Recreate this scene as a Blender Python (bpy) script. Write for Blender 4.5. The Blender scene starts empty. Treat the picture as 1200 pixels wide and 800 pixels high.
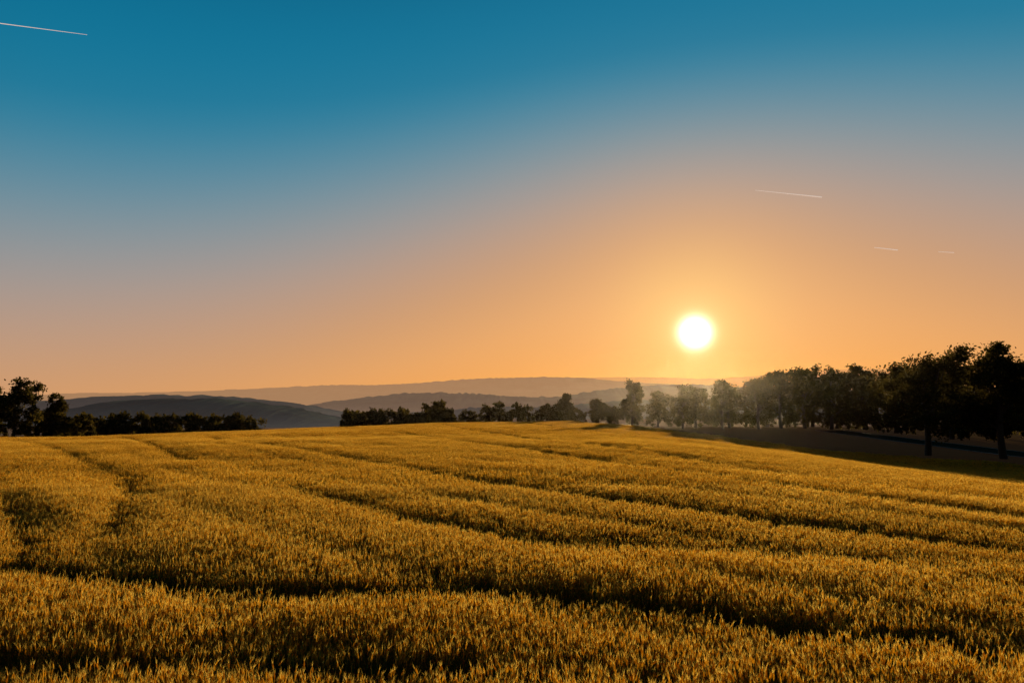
import bpy, math, random
import numpy as np
random.seed(7); rng=np.random.default_rng(7)
scene=bpy.context.scene
scene.view_settings.view_transform='Standard'
scene.view_settings.look='None'
scene.view_settings.exposure=0
def lin(r,g,b):
    f=lambda c:(c/255/12.92 if c/255<=0.04045 else ((c/255+0.055)/1.055)**2.4)
    return (f(r),f(g),f(b),1)
SUN_EL=math.radians(5.9); SUN_AZ=math.radians(15.1)   # azimuth to the right of +Y
SD=np.array([math.sin(SUN_AZ)*math.cos(SUN_EL),math.cos(SUN_AZ)*math.cos(SUN_EL),math.sin(SUN_EL)])
# ---------------------------------------------------------------- helpers
def S(t):
    t=np.clip(t,0,1); return t*t*(3-2*t)
_perm=np.random.default_rng(3).random((256,256))
def vnoise(x,y):
    x=np.asarray(x,float); y=np.asarray(y,float)
    xi=np.floor(x).astype(int); yi=np.floor(y).astype(int)
    fx=S(x-xi); fy=S(y-yi)
    g=lambda a,b:_perm[a%256,b%256]
    return (g(xi,yi)*(1-fx)+g(xi+1,yi)*fx)*(1-fy)+(g(xi,yi+1)*(1-fx)+g(xi+1,yi+1)*fx)*fy
def fbm(x,y,o=4):
    s=0;a=.5
    for i in range(o):
        s=s+a*(vnoise(x*2**i+17*i,y*2**i+31*i)-.5); a*=.5
    return s
def ground(x,y):
    x=np.asarray(x,float); y=np.asarray(y,float)
    z=-2.0*S(-x/80)*S(y/110)-1.0*S((y-30)/120)*(1-.6*S(x/30))
    z=z-3.0*S((x-4)/36)*S((y+20)/70)+1.6*S((y-70)/80)*S((x-5)/30)
    yc=np.clip(130+.4*x,100,150)
    ov=np.maximum(0,y-yc)
    z=z-28*(1-np.exp(-ov*ov*4e-5))
    z=z+.35*fbm(x/14,y/14,3)*S(np.hypot(x,y)/15)
    return z
def new_mesh(name,verts,faces,mats=(),midx=None,smooth=False):
    me=bpy.data.meshes.new(name)
    me.from_pydata([tuple(v) for v in verts],[],[tuple(f) for f in faces])
    for m in mats: me.materials.append(m)
    if midx is not None: me.polygons.foreach_set('material_index',np.array(midx,dtype=np.int32))
    if smooth: me.polygons.foreach_set('use_smooth',np.ones(len(me.polygons),dtype=bool))
    me.update(); return me
def add_obj(name,me,parent=None,loc=(0,0,0)):
    o=bpy.data.objects.new(name,me); scene.collection.objects.link(o); o.location=loc
    if parent: o.parent=parent
    return o
class NT:
    def __init__(s,tree): s.t=tree; s.t.nodes.clear()
    def n(s,typ,**kw):
        nd=s.t.nodes.new(typ)
        ins=kw.pop('ins',{})
        for k,v in kw.items(): setattr(nd,k,v)
        for k,v in ins.items():
            if isinstance(v,bpy.types.NodeSocket): s.t.links.new(v,nd.inputs[k])
            else: nd.inputs[k].default_value=v
        return nd
    def math(s,op,a,b=0.0,c=None,clamp=False):
        d={0:a,1:b}
        if c is not None: d[2]=c
        return s.n('ShaderNodeMath',operation=op,use_clamp=clamp,ins=d).outputs[0]
    def ramp(s,fac,stops,interp='LINEAR'):
        nd=s.n('ShaderNodeValToRGB',ins={0:fac}); cr=nd.color_ramp; cr.interpolation=interp
        while len(cr.elements)<len(stops): cr.elements.new(.5)
        for e,(p,c) in zip(cr.elements,stops): e.position=p; e.color=c
        return nd.outputs[0]
    def mix(s,f,a,b,bt='MIX'):
        nd=s.n('ShaderNodeMix',data_type='RGBA',blend_type=bt)
        for i,v in ((0,f),(6,a),(7,b)):
            if isinstance(v,bpy.types.NodeSocket): s.t.links.new(v,nd.inputs[i])
            else: nd.inputs[i].default_value=v
        return nd.outputs[2]
def mat(name):
    m=bpy.data.materials.new(name); m.use_nodes=True; return m,NT(m.node_tree)
# ---------------------------------------------------------------- world
w=bpy.data.worlds.new("World"); scene.world=w; w.use_nodes=True
N=NT(w.node_tree)
tc=N.n('ShaderNodeTexCoord'); gen=tc.outputs['Generated']
nrm=N.n('ShaderNodeVectorMath',operation='NORMALIZE',ins={0:gen}).outputs[0]
sep=N.n('ShaderNodeSeparateXYZ',ins={0:nrm})
elev=N.math('MULTIPLY',N.math('ARCSINE',sep.outputs[2]),180/math.pi)
dot=N.n('ShaderNodeVectorMath',operation='DOT_PRODUCT',ins={0:nrm,1:tuple(SD)}).outputs['Value']
ang=N.math('MULTIPLY',N.math('ARCCOSINE',N.math('MINIMUM',dot,1.0)),180/math.pi)
def gauss(sig,amp):
    q=N.math('DIVIDE',ang,sig); return N.math('MULTIPLY',N.math('EXPONENT',N.math('MULTIPLY',N.math('MULTIPLY',q,q),-1.0)),amp)
eff=N.math('SUBTRACT',elev,gauss(30.0,12.5))
e01=N.math('DIVIDE',N.math('ADD',eff,10.0),60.0,clamp=True)
q=lambda d:(d+10)/60
base=N.ramp(e01,[(q(-10),lin(244,164,84)),(q(-4),lin(230,166,106)),(q(0),lin(210,156,110)),(q(4),lin(190,153,128)),(q(8),lin(164,153,148)),(q(12.5),lin(122,147,158)),
    (q(17),lin(66,134,160)),(q(21),lin(16,122,156)),(q(28),lin(0,113,150)),(q(36),lin(0,80,112)),(1,lin(0,40,66))],'B_SPLINE')  # highest stops darkened, above the view, to cut ambient light
glowc=N.ramp(N.math('DIVIDE',ang,30.0,clamp=True),[(0,lin(253,210,130)),(4/30,lin(250,194,116)),(9/30,lin(242,180,116)),(1,lin(225,170,125))])
c=N.mix(gauss(8.5,.8),base,glowc)
hz=N.math('EXPONENT',N.math('MULTIPLY',N.math('MAXIMUM',elev,0.0),-1/3.2))
c=N.mix(N.math('MULTIPLY',hz,gauss(36.0,.85)),c,lin(244,156,64))
au=N.n('ShaderNodeVectorMath',operation='SCALE',ins={0:(1,.70,.32),3:N.math('ADD',gauss(1.7,.34),gauss(4.0,.07))}).outputs[0]
core=N.n('ShaderNodeVectorMath',operation='SCALE',ins={0:(1,.93,.75),3:gauss(.9,6.0)}).outputs[0]
c=N.mix(1.0,c,au,'ADD'); c=N.mix(1.0,c,core,'ADD')
# unseen eastern sky, away from the setting sun, dimmed to cut ambient light
dim=N.n('ShaderNodeMapRange',interpolation_type='SMOOTHSTEP',ins={0:ang,1:50.0,2:95.0,3:.95,4:.08}).outputs[0]
sky=N.n('ShaderNodeTexSky',sky_type='NISHITA',sun_disc=False,sun_elevation=SUN_EL,sun_rotation=SUN_AZ,air_density=1.0,dust_density=1.5,ozone_density=1.5)
bg1=N.n('ShaderNodeBackground',ins={0:c,1:dim}); bg2=N.n('ShaderNodeBackground',ins={0:sky.outputs[0],1:.004})
ad=N.n('ShaderNodeAddShader',ins={0:bg1.outputs[0],1:bg2.outputs[0]})
N.n('ShaderNodeOutputWorld',ins={0:ad.outputs[0]})
# ---------------------------------------------------------------- sun
L=bpy.data.lights.new('sun','SUN'); L.energy=5.0; L.angle=math.radians(.5); L.color=(1,.81,.50)
so=add_obj('sun',L)
from mathutils import Vector
so.rotation_euler=Vector(tuple(SD)).to_track_quat('Z','Y').to_euler(); so.location=(40,0,60)
# ---------------------------------------------------------------- camera
cd=bpy.data.cameras.new('camera'); cd.lens=24; cd.sensor_width=36; cd.clip_start=.1; cd.clip_end=90000
co=add_obj('camera',cd,loc=(0,0,3)); co.rotation_euler=(math.radians(90+5.36),0,0); scene.camera=co
# ---------------------------------------------------------------- materials
def leafy(name,c1,c2,trans,t1,t2,scale=1.3):
    m,N=mat(name)
    geo=N.n('ShaderNodeNewGeometry')
    no=N.n('ShaderNodeTexNoise',ins={'Vector':geo.outputs['Position'],'Scale':scale,'Detail':2.0})
    f=N.math('ADD',N.math('MULTIPLY',geo.outputs['Random Per Island'],.5),N.math('MULTIPLY',no.outputs[0],.5))
    f=N.ramp(f,[(.30,(0,0,0,1)),(.72,(1,1,1,1))])
    p=N.n('ShaderNodeBsdfDiffuse',ins={0:N.mix(f,c1,c2)})
    t=N.n('ShaderNodeBsdfTranslucent',ins={0:N.mix(f,t1,t2)})
    mx=N.n('ShaderNodeMixShader',ins={0:trans,1:p.outputs[0],2:t.outputs[0]})
    N.n('ShaderNodeOutputMaterial',ins={0:mx.outputs[0]}); return m
m_ear=leafy('wheat_ear',(.28,.175,.03,1),(.54,.35,.065,1),.8,(.66,.37,.042,1),(.97,.66,.12,1),.3)
m_stem=leafy('wheat_stem',(.17,.115,.02,1),(.32,.21,.035,1),.6,(.25,.15,.02,1),(.54,.32,.042,1),.3)
m_leaf=leafy('wheat_leaf',(.09,.085,.016,1),(.22,.18,.034,1),.6,(.18,.15,.02,1),(.44,.31,.042,1),.3)
m_foliage=leafy('tree_foliage',(.03,.032,.010,1),(.07,.06,.016,1),.4,(.07,.05,.010,1),(.15,.10,.016,1),.4)
m_bark,N=mat('bark')
no=N.n('ShaderNodeTexNoise',ins={'Scale':6.0,'Detail':5.0})
p=N.n('ShaderNodeBsdfPrincipled',ins={'Base Color':N.mix(no.outputs[0],(.04,.028,.018,1),(.12,.085,.055,1)),'Roughness':.9})
bp=N.n('ShaderNodeBump',ins={'Height':no.outputs[0],'Strength':.6}); N.t.links.new(bp.outputs[0],p.inputs['Normal'])
N.n('ShaderNodeOutputMaterial',ins={0:p.outputs[0]})
# ground
m_ground,N=mat('ground_soil_and_meadow')
geo=N.n('ShaderNodeNewGeometry'); P=geo.outputs['Position']
n1=N.n('ShaderNodeTexNoise',ins={'Vector':P,'Scale':.9,'Detail':6.0}).outputs[0]
n2=N.n('ShaderNodeTexNoise',ins={'Vector':P,'Scale':9.0,'Detail':4.0}).outputs[0]
n3=N.n('ShaderNodeTexVoronoi',ins={'Vector':P,'Scale':.006}).outputs['Color']
n4=N.n('ShaderNodeTexNoise',ins={'Vector':P,'Scale':.008,'Detail':6.0}).outputs[0]
soil=N.mix(n2,(.07,.048,.02,1),(.16,.11,.04,1)); grass=N.mix(n1,(.045,.027,.007,1),(.11,.065,.018,1))
sp=N.n('ShaderNodeSeparateXYZ',ins={0:P})
edge=N.math('ADD',N.math('MULTIPLY',N.math('SUBTRACT',sp.outputs[0],7.0),2.2),N.math('SUBTRACT',sp.outputs[1],150.0))
nearc=N.mix(N.math('MAXIMUM',N.math('GREATER_THAN',edge,0.0),N.math('GREATER_THAN',sp.outputs[0],46.0)),soil,grass)
rr=N.n('ShaderNodeVectorMath',operation='LENGTH',ins={0:P}).outputs['Value']
farc=N.mix(N.math('GREATER_THAN',n4,.5),N.mix(.6,(.10,.08,.03,1),n3,'MULTIPLY'),(.025,.03,.015,1))
ff=N.math('DIVIDE',N.math('SUBTRACT',rr,200.0),100.0,clamp=True)
gc=N.mix(ff,nearc,farc)
p=N.n('ShaderNodeBsdfDiffuse',ins={0:gc})
bp=N.n('ShaderNodeBump',ins={'Height':n2,'Strength':.5,'Distance':.1}); N.t.links.new(bp.outputs[0],p.inputs['Normal'])
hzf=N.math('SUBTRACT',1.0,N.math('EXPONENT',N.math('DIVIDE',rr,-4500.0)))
em=N.n('ShaderNodeEmission',ins={0:lin(165,128,102),1:1.0})  # distance haze painted onto the ground as a warm glow
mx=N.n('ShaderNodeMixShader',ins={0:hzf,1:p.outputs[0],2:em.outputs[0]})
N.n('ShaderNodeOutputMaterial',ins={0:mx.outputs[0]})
# ---------------------------------------------------------------- ground sheet
NA=360; rad=np.concatenate([[0.0],np.geomspace(1,60000,230)])
th=np.linspace(0,2*np.pi,NA,endpoint=False)
R,T=np.meshgrid(rad[1:],th,indexing='ij')
X=R*np.cos(T); Y=R*np.sin(T); Z=ground(X,Y)
verts=np.concatenate([[[0,0,float(ground(0,0))]],np.stack([X,Y,Z],-1).reshape(-1,3)])
faces=[(0,1+j,1+(j+1)%NA) for j in range(NA)]
for i in range(len(rad)-2):
    a=1+i*NA; b=a+NA
    faces+=[(a+j,b+j,b+(j+1)%NA,a+(j+1)%NA) for j in range(NA)]
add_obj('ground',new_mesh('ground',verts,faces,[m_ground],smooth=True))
# ---------------------------------------------------------------- wheat clumps
def wheat_clump(name,size,n,wf,detail,h0=.8):
    V=[];F=[];MI=[]
    def quadstrip(pts,ws,side,mi):
        b=len(V)
        for p,wd in zip(pts,ws):
            V.append(p-side*wd/2); V.append(p+side*wd/2)
        for i in range(len(pts)-1):
            F.append((b+2*i,b+2*i+1,b+2*i+3,b+2*i+2)); MI.append(mi)
    ph=rng.random(8)*6.28
    for k in range(n):
        x,y=(rng.random(2)-.5)*size
        h=h0*(1+.05*math.sin(x*11+ph[0])*math.sin(y*13+ph[1])+rng.normal(0,.05))
        la=rng.random()*6.28; ll=abs(rng.normal(0,.10))
        lean=np.array([math.cos(la)*ll,math.sin(la)*ll,0])
        p0=np.array([x,y,0.]); top=p0+lean*h+np.array([0,0,h*.90]); mid=p0+lean*h*.35+np.array([0,0,h*.45])
        a=rng.random()*3.14; side=np.array([math.cos(a),math.sin(a),0])
        if detail>0: quadstrip([p0,mid,top],[.005*wf,.004*wf,.003*wf],side,1)
        else: quadstrip([mid,top],[.006*wf,.004*wf],side,1)
        el=rng.uniform(.048,.075); ed=lean*1.5+np.array([0,0,1.])+rng.normal(0,.2,3)*np.array([1,1,0]); ed/=np.linalg.norm(ed)
        u=np.cross(ed,[0.3,1,0.1]); u/=np.linalg.norm(u); v=np.cross(ed,u)
        ew=.0066*wf
        b=len(V); sides=4 if detail>1 else 3
        rings=[(.0,.45),(.35,1.0),(.75,.75)] if detail>1 else [(.0,.5),(.5,1.0)]
        for t,rw in rings:
            for s_ in range(sides):
                an=s_*6.283/sides; V.append(top+ed*el*t+(u*math.cos(an)+v*math.sin(an))*ew*rw)
        V.append(top+ed*el)
        tip=len(V)-1
        for r_ in range(len(rings)-1):
            for s_ in range(sides):
                F.append((b+r_*sides+s_,b+r_*sides+(s_+1)%sides,b+(r_+1)*sides+(s_+1)%sides,b+(r_+1)*sides+s_)); MI.append(0)
        q=b+(len(rings)-1)*sides
        for s_ in range(sides): F.append((q+s_,q+(s_+1)%sides,tip)); MI.append(0)
        for i in range((5,3,2)[2-detail]):
            st=top+ed*el*rng.uniform(.3,1); d=ed+(u*rng.normal()+v*rng.normal())*.22; d/=np.linalg.norm(d)
            al=rng.uniform(.04,.075); s2=np.cross(d,rng.normal(size=3)); s2/=np.linalg.norm(s2)
            b=len(V); V.append(st-s2*.0014*wf); V.append(st+s2*.0014*wf); V.append(st+d*al); F.append((b,b+1,b+2)); MI.append(0)
        zz=rng.uniform(.45,.8); st=p0+lean*h*zz+np.array([0,0,h*zz]); aa=rng.random()*6.28
        d=np.array([math.cos(aa),math.sin(aa),0]); sd=np.array([-d[1],d[0],0]); l=rng.uniform(.12,.20)
        quadstrip([st,st+d*l*.4+np.array([0,0,l*.45]),st+d*l*.9+np.array([0,0,l*.30])],[.007*wf,.009*wf,.002],sd,2)
    o=bpy.data.objects.new(name,new_mesh(name,V,F,[m_ear,m_stem,m_leaf],MI)); return o
wc=bpy.data.collections.new('wheat_clumps')
cl=[]
for i in range(6): cl.append(wheat_clump(f'wheat_clump_{i:02d}',.44,108,1.0,2))
for i in range(6,10): cl.append(wheat_clump(f'wheat_clump_{i:02d}',.74,105,1.65,1))
for i in range(10,14): cl.append(wheat_clump(f'wheat_clump_{i:02d}',1.3,120,3.8,0))
for o in cl: wc.objects.link(o)
tracks=[
 ([(-14,12.5),(-10,10.6),(-7.3,9.8),(-5.2,9.3),(-2.7,8.7),(0,9.1),(1.3,8.5),(2.8,7.6),(5.1,6.9),(9,6.3)],.24),
 ([(-9,6.9),(-4.8,6.45),(-2.85,6.6),(-1.05,6.55),(0.8,6.2),(3,5.4)],.12),
 ([(-6.9,12.0),(-7.6,13.5),(-12,22),(-28,42),(-45,62),(-80,100)],.16),
 ([(-6.9,9.8),(-7.6,11),(-11,15.3),(-22,27),(-68,72)],.12),
 ([(14,9.6),(8.8,11.7),(5.3,14.1),(0,19.5),(-8,32),(-22,52),(-45,95)],.20),
 ([(18,12.5),(11.5,15.3),(7.8,20.7),(3.7,29),(-4,48),(-18,85),(-30,120)],.32),
 ([(13,10.2),(8,10.7),(4.1,11),(0.75,12.1),(-1.8,14.1),(-6,19)],.10),
 ([(22,15),(14,18.9),(10,27),(2.3,47),(-4,75),(-12,120)],.4),
 ([(30,22),(22,32),(15,50),(8,80),(2,130)],.6),
 ([(40,34),(32,48),(24,75),(18,110)],.6),
 ([(-14,30),(-30,55),(-60,100)],.3),
]
def trackfac(x,y):
    m=np.full(x.shape,9.0)
    for pl,wd in tracks:
        for (ax,ay),(bx,by) in zip(pl[:-1],pl[1:]):
            dx,dy=bx-ax,by-ay; t=np.clip(((x-ax)*dx+(y-ay)*dy)/(dx*dx+dy*dy),0,1)
            d=np.hypot(x-ax-t*dx,y-ay-t*dy); m=np.minimum(m,d-wd)
    return m
pts=[];rot=[];scl=[];idx=[]
def fill(y0,y1,cell,i0,i1,half):
    gx=np.arange(-130,48,cell); gy=np.arange(y0,y1,cell)
    A,B=np.meshgrid(gx,gy,indexing='ij'); A=A.ravel()+(rng.random(A.size)-.5)*cell*.3; B=B.ravel()+(rng.random(B.size)-.5)*cell*.3
    k=(np.abs(A)<B*.82+4)&(A<45+.8*np.sin(B/9))&(B<np.minimum(165,150-2.2*(A-7)))
    A=A[k];B=B[k]; d=trackfac(A,B)
    k=d>half*.12; A=A[k];B=B[k];d=d[k]
    un=fbm(A/3.2+B/9,B/1.5,3)*(.15+.08*np.exp(-B/12))+fbm(A/9+B/30,B/6,2)*.26
    # drill bouts: shallow dips between passes of the seed drill, on wide arcs
    pp=np.hypot(A-75,B-95)+.4*fbm(A/6,B/6,2); per=2.6; fr=np.abs((pp/per)%1-.5)*per
    dip=.08*np.exp(-((per/2-fr)/.33)**2)*(.4+vnoise(A/5+9,B/5))
    hs=np.clip(1.0+un-dip,.74,1.15)*(1-.12*np.exp(-np.maximum(d,0)/.35))
    pts.append(np.stack([A,B,ground(A,B)],-1))
    tx=(vnoise(A/2.1+50,B/2.1)-.5)*.24; ty=(vnoise(A/2.1,B/2.1+90)-.5)*.24
    rot.append(np.stack([tx,ty,rng.integers(0,4,A.size)*math.pi/2+rng.normal(0,.06,A.size)],-1))
    scl.append(np.stack([np.ones_like(hs),np.ones_like(hs),hs],-1))
    idx.append(rng.integers(i0,i1,A.size))
fill(3.2,19,.41,0,6,.2)
fill(19,58,.69,6,10,.4)
fill(58,166,1.2,10,14,.7)
pts=np.concatenate(pts);rot=np.concatenate(rot);scl=np.concatenate(scl);idx=np.concatenate(idx)
me=bpy.data.meshes.new('wheat_field'); me.vertices.add(len(pts)); me.vertices.foreach_set('co',pts.astype(np.float32).ravel())
a=me.attributes.new('rot','FLOAT_VECTOR','POINT'); a.data.foreach_set('vector',rot.astype(np.float32).ravel())
a=me.attributes.new('scl','FLOAT_VECTOR','POINT'); a.data.foreach_set('vector',scl.astype(np.float32).ravel())
a=me.attributes.new('idx','INT','POINT'); a.data.foreach_set('value',idx.astype(np.int32))
wo=add_obj('wheat_field',me)
ng=bpy.data.node_groups.new('scatter_wheat','GeometryNodeTree')
ng.interface.new_socket('Geometry',in_out='INPUT',socket_type='NodeSocketGeometry')
ng.interface.new_socket('Geometry',in_out='OUTPUT',socket_type='NodeSocketGeometry')
G=ng.nodes; gi=G.new('NodeGroupInput'); go=G.new('NodeGroupOutput')
ci=G.new('GeometryNodeCollectionInfo'); ci.inputs['Collection'].default_value=wc
ci.inputs['Separate Children'].default_value=True; ci.inputs['Reset Children'].default_value=True
ip=G.new('GeometryNodeInstanceOnPoints'); ip.inputs['Pick Instance'].default_value=True
def na(nm,t):
    q=G.new('GeometryNodeInputNamedAttribute'); q.data_type=t; q.inputs['Name'].default_value=nm
    return [o for o in q.outputs if o.enabled and o.name=='Attribute'][0]
ng.links.new(gi.outputs[0],ip.inputs['Points']); ng.links.new(ci.outputs[0],ip.inputs['Instance'])
e2r=G.new('FunctionNodeEulerToRotation'); ng.links.new(na('rot','FLOAT_VECTOR'),e2r.inputs[0])
ng.links.new(e2r.outputs[0],ip.inputs['Rotation']); ng.links.new(na('scl','FLOAT_VECTOR'),ip.inputs['Scale']); ng.links.new(na('idx','INT'),ip.inputs['Instance Index'])
ng.links.new(ip.outputs[0],go.inputs[0])
md=wo.modifiers.new('scatter','NODES'); md.node_group=ng
# ---------------------------------------------------------------- trees
def tube(V,F,MI,p0,p1,r0,r1,mi,seg=7,bend=None):
    p0=np.array(p0,float);p1=np.array(p1,float); n=4
    d=p1-p0; d/=np.linalg.norm(d); u=np.cross(d,[.3,.2,1] if abs(d[2])<.9 else [1,0,0]); u/=np.linalg.norm(u); v=np.cross(d,u)
    b=len(V); bend=np.zeros(3) if bend is None else bend
    for i in range(n+1):
        t=i/n; c=p0+(p1-p0)*t+bend*math.sin(t*math.pi); r=r0+(r1-r0)*t
        for s_ in range(seg):
            an=s_*6.283/seg; V.append(c+(u*math.cos(an)+v*math.sin(an))*r)
    for i in range(n):
        for s_ in range(seg):
            F.append((b+i*seg+s_,b+i*seg+(s_+1)%seg,b+(i+1)*seg+(s_+1)%seg,b+(i+1)*seg+s_)); MI.append(mi)
def tree_mesh(name,seed,H=10.,W=8.,z0=2.2,nl=11000,leaf=.2,nclump=85):
    r=np.random.default_rng(seed); V=[];F=[];MI=[]
    if z0>1:
        tube(V,F,MI,(0,0,-.5),(0.1,0,H*.45),.34*H/10,.2*H/10,0,9,np.array([.12,.1,0]))
        tube(V,F,MI,(0.1,0,H*.44),(.3,.1,H*.85),.2*H/10,.04,0)
    lobes=[]
    nlobe=9
    for i in range(nlobe):
        a=i*2.4+r.random(); zz=z0+(H-z0)*(.25+.6*((i*.618)%1)); prof=math.sin(math.pi*min(1,max(.12,(zz-z0)/(H-z0)*.85+.12)))**.6
        rr=W/2*.55*prof*r.uniform(.7,1.1)
        lobes.append((np.array([math.cos(a)*rr,math.sin(a)*rr,zz]),W*.23*r.uniform(.75,1.2)))
    lobes.append((np.array([.2,0,H-W*.17]),W*.17)); lobes.append((np.array([0,0,z0+(H-z0)*.5]),W*.28))
    cs=[]
    for i in range(nclump):
        c,lr=lobes[i%len(lobes)]
        d=r.normal(size=3); d/=np.linalg.norm(d)
        q=c+d*lr*r.uniform(.65,1.1)*np.array([1,1,.85])
        q[2]=max(q[2],z0*.75+.4); cs.append((q,r.uniform(.3,.75)*W/8))
    if z0>1:
        for c,lr in lobes:
            st=np.array([.1,0,min(c[2]*.6,H*.6)]); tube(V,F,MI,st,c,.11*H/10,.03,0,5,r.normal(0,.2,3))
            for j in range(3): tube(V,F,MI,c*.8+st*.2,cs[r.integers(len(cs))][0]*.25+c*.75+r.normal(0,.5,3),.04,.015,0,4)
    V=[tuple(v) for v in V]; nb=len(V)
    ci_=r.integers(0,len(cs),nl); C=np.array([c[0] for c in cs])[ci_]; Rr=np.array([c[1] for c in cs])[ci_]
    P=C+r.normal(size=(nl,3))*Rr[:,None]*np.array([.62,.62,.5])
    A=r.normal(size=(nl,3)); A/=np.linalg.norm(A,axis=1)[:,None]; B=np.cross(A,r.normal(size=(nl,3))); B/=np.linalg.norm(B,axis=1)[:,None]
    sz=leaf*r.uniform(.5,1.2,nl)[:,None]
    Q=np.stack([P-A*sz,P+B*sz*.55,P+A*sz,P-B*sz*.55],1).reshape(-1,3)
    V+= [tuple(q) for q in Q]
    F+= [(nb+4*i,nb+4*i+1,nb+4*i+2,nb+4*i+3) for i in range(nl)]; MI+=[1]*nl
    return new_mesh(name,V,F,[m_bark,m_foliage],MI)
TM=[tree_mesh('broadleaf_tree_a',1,12,11,2.6,18000,.2,130),tree_mesh('broadleaf_tree_b',2,12,11,2.8,18000,.2,130),
    tree_mesh('broadleaf_tree_c',3,12,9,1.6,7000,.32,80),tree_mesh('broadleaf_tree_d',4,12,11,1.4,7000,.32,80),tree_mesh('broadleaf_tree_e',5,12,8,1.5,7000,.32,80)]
BM=[tree_mesh('bush_a',11,5,6,.4,2500,.3,45),tree_mesh('bush_b',12,5,7,.4,2500,.3,45)]
def put(me,name,x,y,ztop,H0,wscale=1.0,parent=None,k=0):
    g=float(ground(x,y)); s=(ztop-g)/H0
    o=add_obj(name,me,parent,(x,y,g)); o.scale=(s*wscale,s*wscale,s); o.rotation_euler=(0,0,k*1.7+x); return o
put(TM[0],'oak_tree',57,80,9.9,12,1.0,k=1)
put(TM[1],'oak_tree',51.2,85,9.2,12,1.0,k=2)
put(TM[3],'oak_tree',-87,120,7.4,12,1.0,k=3)
put(TM[2],'oak_tree',-93,123,6.4,12,1.0,k=5)
put(TM[2],'oak_tree',-84.0,126,5.2,12,.8,k=4)
tl=[(12.6,160,5.8,.9),(20,158,4.4,1.2),(25.4,145,8.3,.9),(31.0,146,6.0,1.05),(35.5,143,6.9,.95),(40,150,7.2,1.15),(43.5,142,8.2,.95),(47.5,150,7.6,1.2),(51,142,8.6,1.0),(56,143,10.2,1.0),(61.0,143,10.5,1.05),(58,156,9.8,1.2),(66,154,11,1.2),
    (65,140,9.6,1.1),(69,146,10.8,1.1),(71.7,140,9.0,1.1),(71.5,128,10.4,1.1),(71.5,112,8.8,1.1),(76,100,9.4,1),(80,92,10,1),(84,84,10,1),(90,76,10.5,1),(95,68,10,1),(78,120,10.6,1),(80,140,11,1),(80,158,12,1),(70,160,12,1)]
for i,(x,y,zt,ws) in enumerate(tl): put(TM[2+i%3],'broadleaf_tree',x,y,zt,12,ws,k=i)
hed=bpy.data.objects.new('distant_hedgerow',None); scene.collection.objects.link(hed)
def row(x0,x1,y0,y1,zt0,zt1,step,jz=.6):
    n=int(math.hypot(x1-x0,y1-y0)/step)+1
    for i in range(n):
        t=i/max(1,n-1); x=x0+(x1-x0)*t+random.uniform(-1,1); y=y0+(y1-y0)*t+random.uniform(-2,2)
        put(BM[i%2],'bush',x,y,zt0+(zt1-zt0)*t+random.uniform(-jz,jz),5,random.uniform(.6,1.0),hed,i)
row(-112,-66,170,172,.4,.1,2.6); row(-46,-20,190,188,1.2,1.8,2.4); row(-19,12,168,164,3.0,2.4,2.6,1.3); row(9,44,160,150,2.6,2.2,2.5,.9)
row(44,68,152,144,2.2,2.0,2.4,.8); row(67,74,140,108,2.3,1.8,2.6,.8); row(72,98,108,66,2.0,1.6,3.0,.7); row(-122,-80,122,128,1.,1.,3.0)
row(78,104,118,66,4.5,4.0,4.0,.7)
# ---------------------------------------------------------------- road
m_asph,N=mat('asphalt')
no=N.n('ShaderNodeTexNoise',ins={'Scale':3.0,'Detail':6.0}).outputs[0]
N.n('ShaderNodeOutputMaterial',ins={0:N.n('ShaderNodeBsdfDiffuse',ins={0:N.mix(no,(.06,.043,.026,1),(.085,.06,.038,1))}).outputs[0]})
m_paint,N=mat('white_road_paint')
N.n('ShaderNodeOutputMaterial',ins={0:N.n('ShaderNodeBsdfPrincipled',ins={'Base Color':(.6,.56,.48,1),'Roughness':.6}).outputs[0]})
def strip(cx,off0,off1,zoff,name,m,parent=None):
    V=[];F=[]
    ys=np.arange(20,137,3.)
    for y in ys:
        x=cx(y)
        z=max(float(ground(x-3.2,y)),float(ground(x+3.2,y)),float(ground(x,y)))+zoff
        V+=[(x+off0,y,z),(x+off1,y,z)]
    for i in range(len(ys)-1): F.append((2*i,2*i+1,2*i+3,2*i+2))
    return add_obj(name,new_mesh(name,V,F,[m]),parent)
cx=lambda y:62.5-.00025*(y-80)**2*(1 if y>80 else 0)
rd=strip(cx,-3,3,.12,'country_road',m_asph)
strip(cx,-2.85,-2.7,.125,'edge_line_1',m_paint,rd); strip(cx,2.7,2.85,.125,'edge_line_2',m_paint,rd)
# ---------------------------------------------------------------- hills
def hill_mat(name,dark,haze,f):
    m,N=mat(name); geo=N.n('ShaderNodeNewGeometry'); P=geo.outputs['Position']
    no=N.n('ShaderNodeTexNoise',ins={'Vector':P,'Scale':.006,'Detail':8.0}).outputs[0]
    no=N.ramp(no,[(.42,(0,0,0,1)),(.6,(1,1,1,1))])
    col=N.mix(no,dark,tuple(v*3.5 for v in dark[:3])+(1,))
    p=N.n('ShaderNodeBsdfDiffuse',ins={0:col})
    e=N.n('ShaderNodeEmission',ins={0:haze,1:1.0})  # airlight painted into the hill as emission, one fixed colour per layer
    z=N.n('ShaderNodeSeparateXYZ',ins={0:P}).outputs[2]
    ff=N.math('ADD',f,N.math('MULTIPLY',N.math('EXPONENT',N.math('DIVIDE',N.math('ADD',z,28.0),-22.0)),.16),clamp=True)  # painted haze thickens towards the valley floor
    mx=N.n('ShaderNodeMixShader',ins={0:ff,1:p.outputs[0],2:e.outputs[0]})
    N.n('ShaderNodeOutputMaterial',ins={0:mx.outputs[0]}); return m
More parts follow.
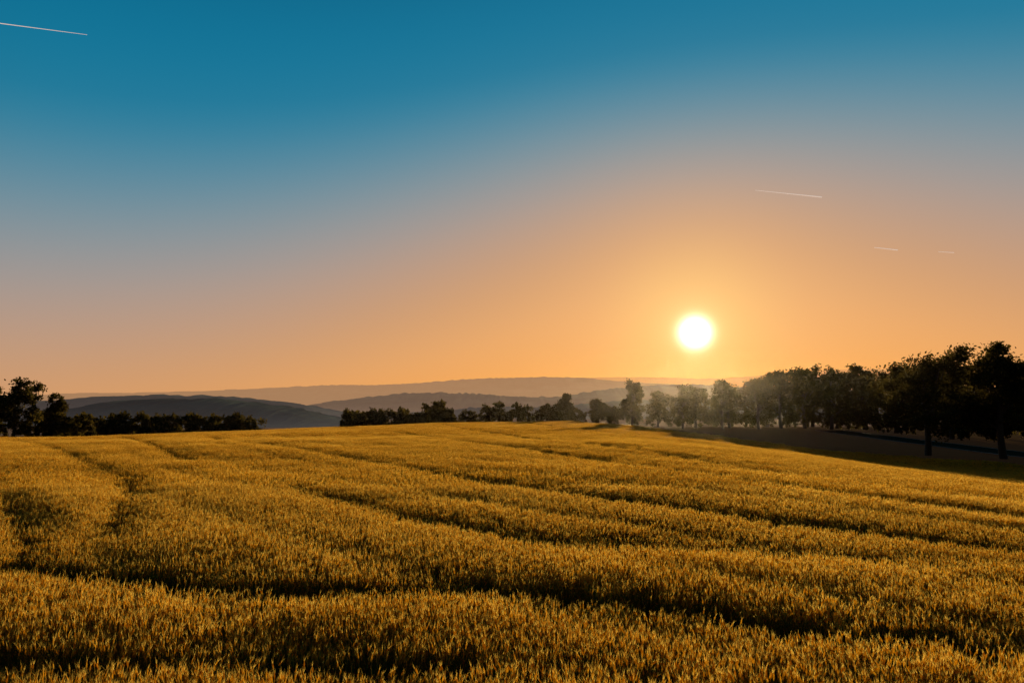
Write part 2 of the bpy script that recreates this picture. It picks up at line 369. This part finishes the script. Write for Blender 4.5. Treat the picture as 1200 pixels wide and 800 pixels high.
def hill(name,D,pts_,m,depth,rough,seed,trees):
    xs=np.linspace(pts_[0][0],pts_[-1][0],2000); px,pz=zip(*pts_)
    zc=np.interp(xs,px,pz)
    zc=np.convolve(np.pad(zc,30,'edge'),np.ones(61)/61,'valid')
    zc=zc+rough*fbm(xs/(D*.12)+seed,xs*0+seed,5)+trees*np.abs(fbm(xs/(D*.010)+seed,xs*0+2*seed,4))
    rows=[];nr=13
    for j in range(nr):
        t=-1+2*j/(nr-1); prof=math.cos(t*math.pi/2)**1.2 if abs(t)<1 else 0
        y=D+t*depth+fbm(xs/(D*.1),xs*0+j,2)*depth*.3
        z=-32+(zc+32)*prof
        rows.append(np.stack([xs,y,z],-1))
    V=np.concatenate(rows); n=len(xs); F=[]
    for j in range(nr-1): F+=[(j*n+i,j*n+i+1,(j+1)*n+i+1,(j+1)*n+i) for i in range(n-1)]
    add_obj(name,new_mesh(name,V,F,[m],smooth=True))
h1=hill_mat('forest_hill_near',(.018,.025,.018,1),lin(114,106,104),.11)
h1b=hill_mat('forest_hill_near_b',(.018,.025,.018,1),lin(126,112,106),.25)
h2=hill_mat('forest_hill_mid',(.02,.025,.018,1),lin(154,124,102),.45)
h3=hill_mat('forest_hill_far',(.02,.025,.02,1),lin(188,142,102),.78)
h4=hill_mat('mountain_painted_haze',(.02,.025,.02,1),lin(230,164,100),.93)
def prof(D,l): return [((u-600)/800*D,3+(475-v)/800*D) for u,v in l]
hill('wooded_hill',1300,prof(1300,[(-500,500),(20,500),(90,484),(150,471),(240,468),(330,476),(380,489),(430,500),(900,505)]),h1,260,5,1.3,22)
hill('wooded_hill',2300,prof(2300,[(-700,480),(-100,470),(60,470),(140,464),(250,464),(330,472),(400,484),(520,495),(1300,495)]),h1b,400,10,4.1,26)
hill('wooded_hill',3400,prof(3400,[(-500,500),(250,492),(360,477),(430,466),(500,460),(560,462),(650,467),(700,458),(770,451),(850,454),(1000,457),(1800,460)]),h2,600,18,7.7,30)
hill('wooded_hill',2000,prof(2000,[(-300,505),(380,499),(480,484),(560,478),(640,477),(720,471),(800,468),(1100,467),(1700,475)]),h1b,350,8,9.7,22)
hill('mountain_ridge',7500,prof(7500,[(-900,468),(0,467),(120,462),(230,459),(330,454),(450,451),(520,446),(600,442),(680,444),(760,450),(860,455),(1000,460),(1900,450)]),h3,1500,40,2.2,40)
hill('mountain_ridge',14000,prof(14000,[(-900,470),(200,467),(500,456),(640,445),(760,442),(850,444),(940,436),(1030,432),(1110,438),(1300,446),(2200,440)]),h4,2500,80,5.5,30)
# ---------------------------------------------------------------- evening haze among the trees (real scattering volume)
m_hz,N=mat('evening_haze')
vs=N.n('ShaderNodeVolumeScatter',ins={'Color':(1,.85,.6,1),'Density':.00007,'Anisotropy':.93})
N.n('ShaderNodeOutputMaterial',ins={1:vs.outputs[0]})
x0,x1,y0,y1,z0,z1=-60,130,50,230,-9,7.5
Vb=[(x,y,z) for z in (z0,z1) for y in (y0,y1) for x in (x0,x1)]
Fb=[(0,2,3,1),(4,5,7,6),(0,1,5,4),(2,6,7,3),(0,4,6,2),(1,3,7,5)]
add_obj('haze',new_mesh('haze',Vb,Fb,[m_hz]))
# ---------------------------------------------------------------- contrails
m_con,N=mat('contrail_ice')
N.n('ShaderNodeOutputMaterial',ins={0:N.n('ShaderNodeAddShader',ins={0:N.n('ShaderNodeBsdfDiffuse',ins={0:(.8,.8,.8,1)}).outputs[0],1:N.n('ShaderNodeEmission',ins={0:(1,.85,.76,1),1:.5}).outputs[0]}).outputs[0]})  # emission added so the trails look sunlit
def contrail(p0,p1,r0,r1):
    V=[];F=[];MI=[]; tube(V,F,MI,p0,p1,r0,r1,0,6); add_obj('contrail',new_mesh('contrail',V,F,[m_con],smooth=True))
def cp(u,v,D):
    pt=math.radians(5.36); cxx=(u-600)/800; cy=(400-v)/800
    y=math.cos(pt)-cy*math.sin(pt); z=math.sin(pt)+cy*math.cos(pt); return (cxx/y*D,D,3+z/y*D)
contrail(cp(885,223,12000),cp(963,231,12000),3,9)
contrail(cp(-20,25,12000),cp(102,41,12000),8,3)
contrail(cp(1025,290,12000),cp(1052,293,12000),4,7)
contrail(cp(1100,295,12000),cp(1118,296,12000),3,5)
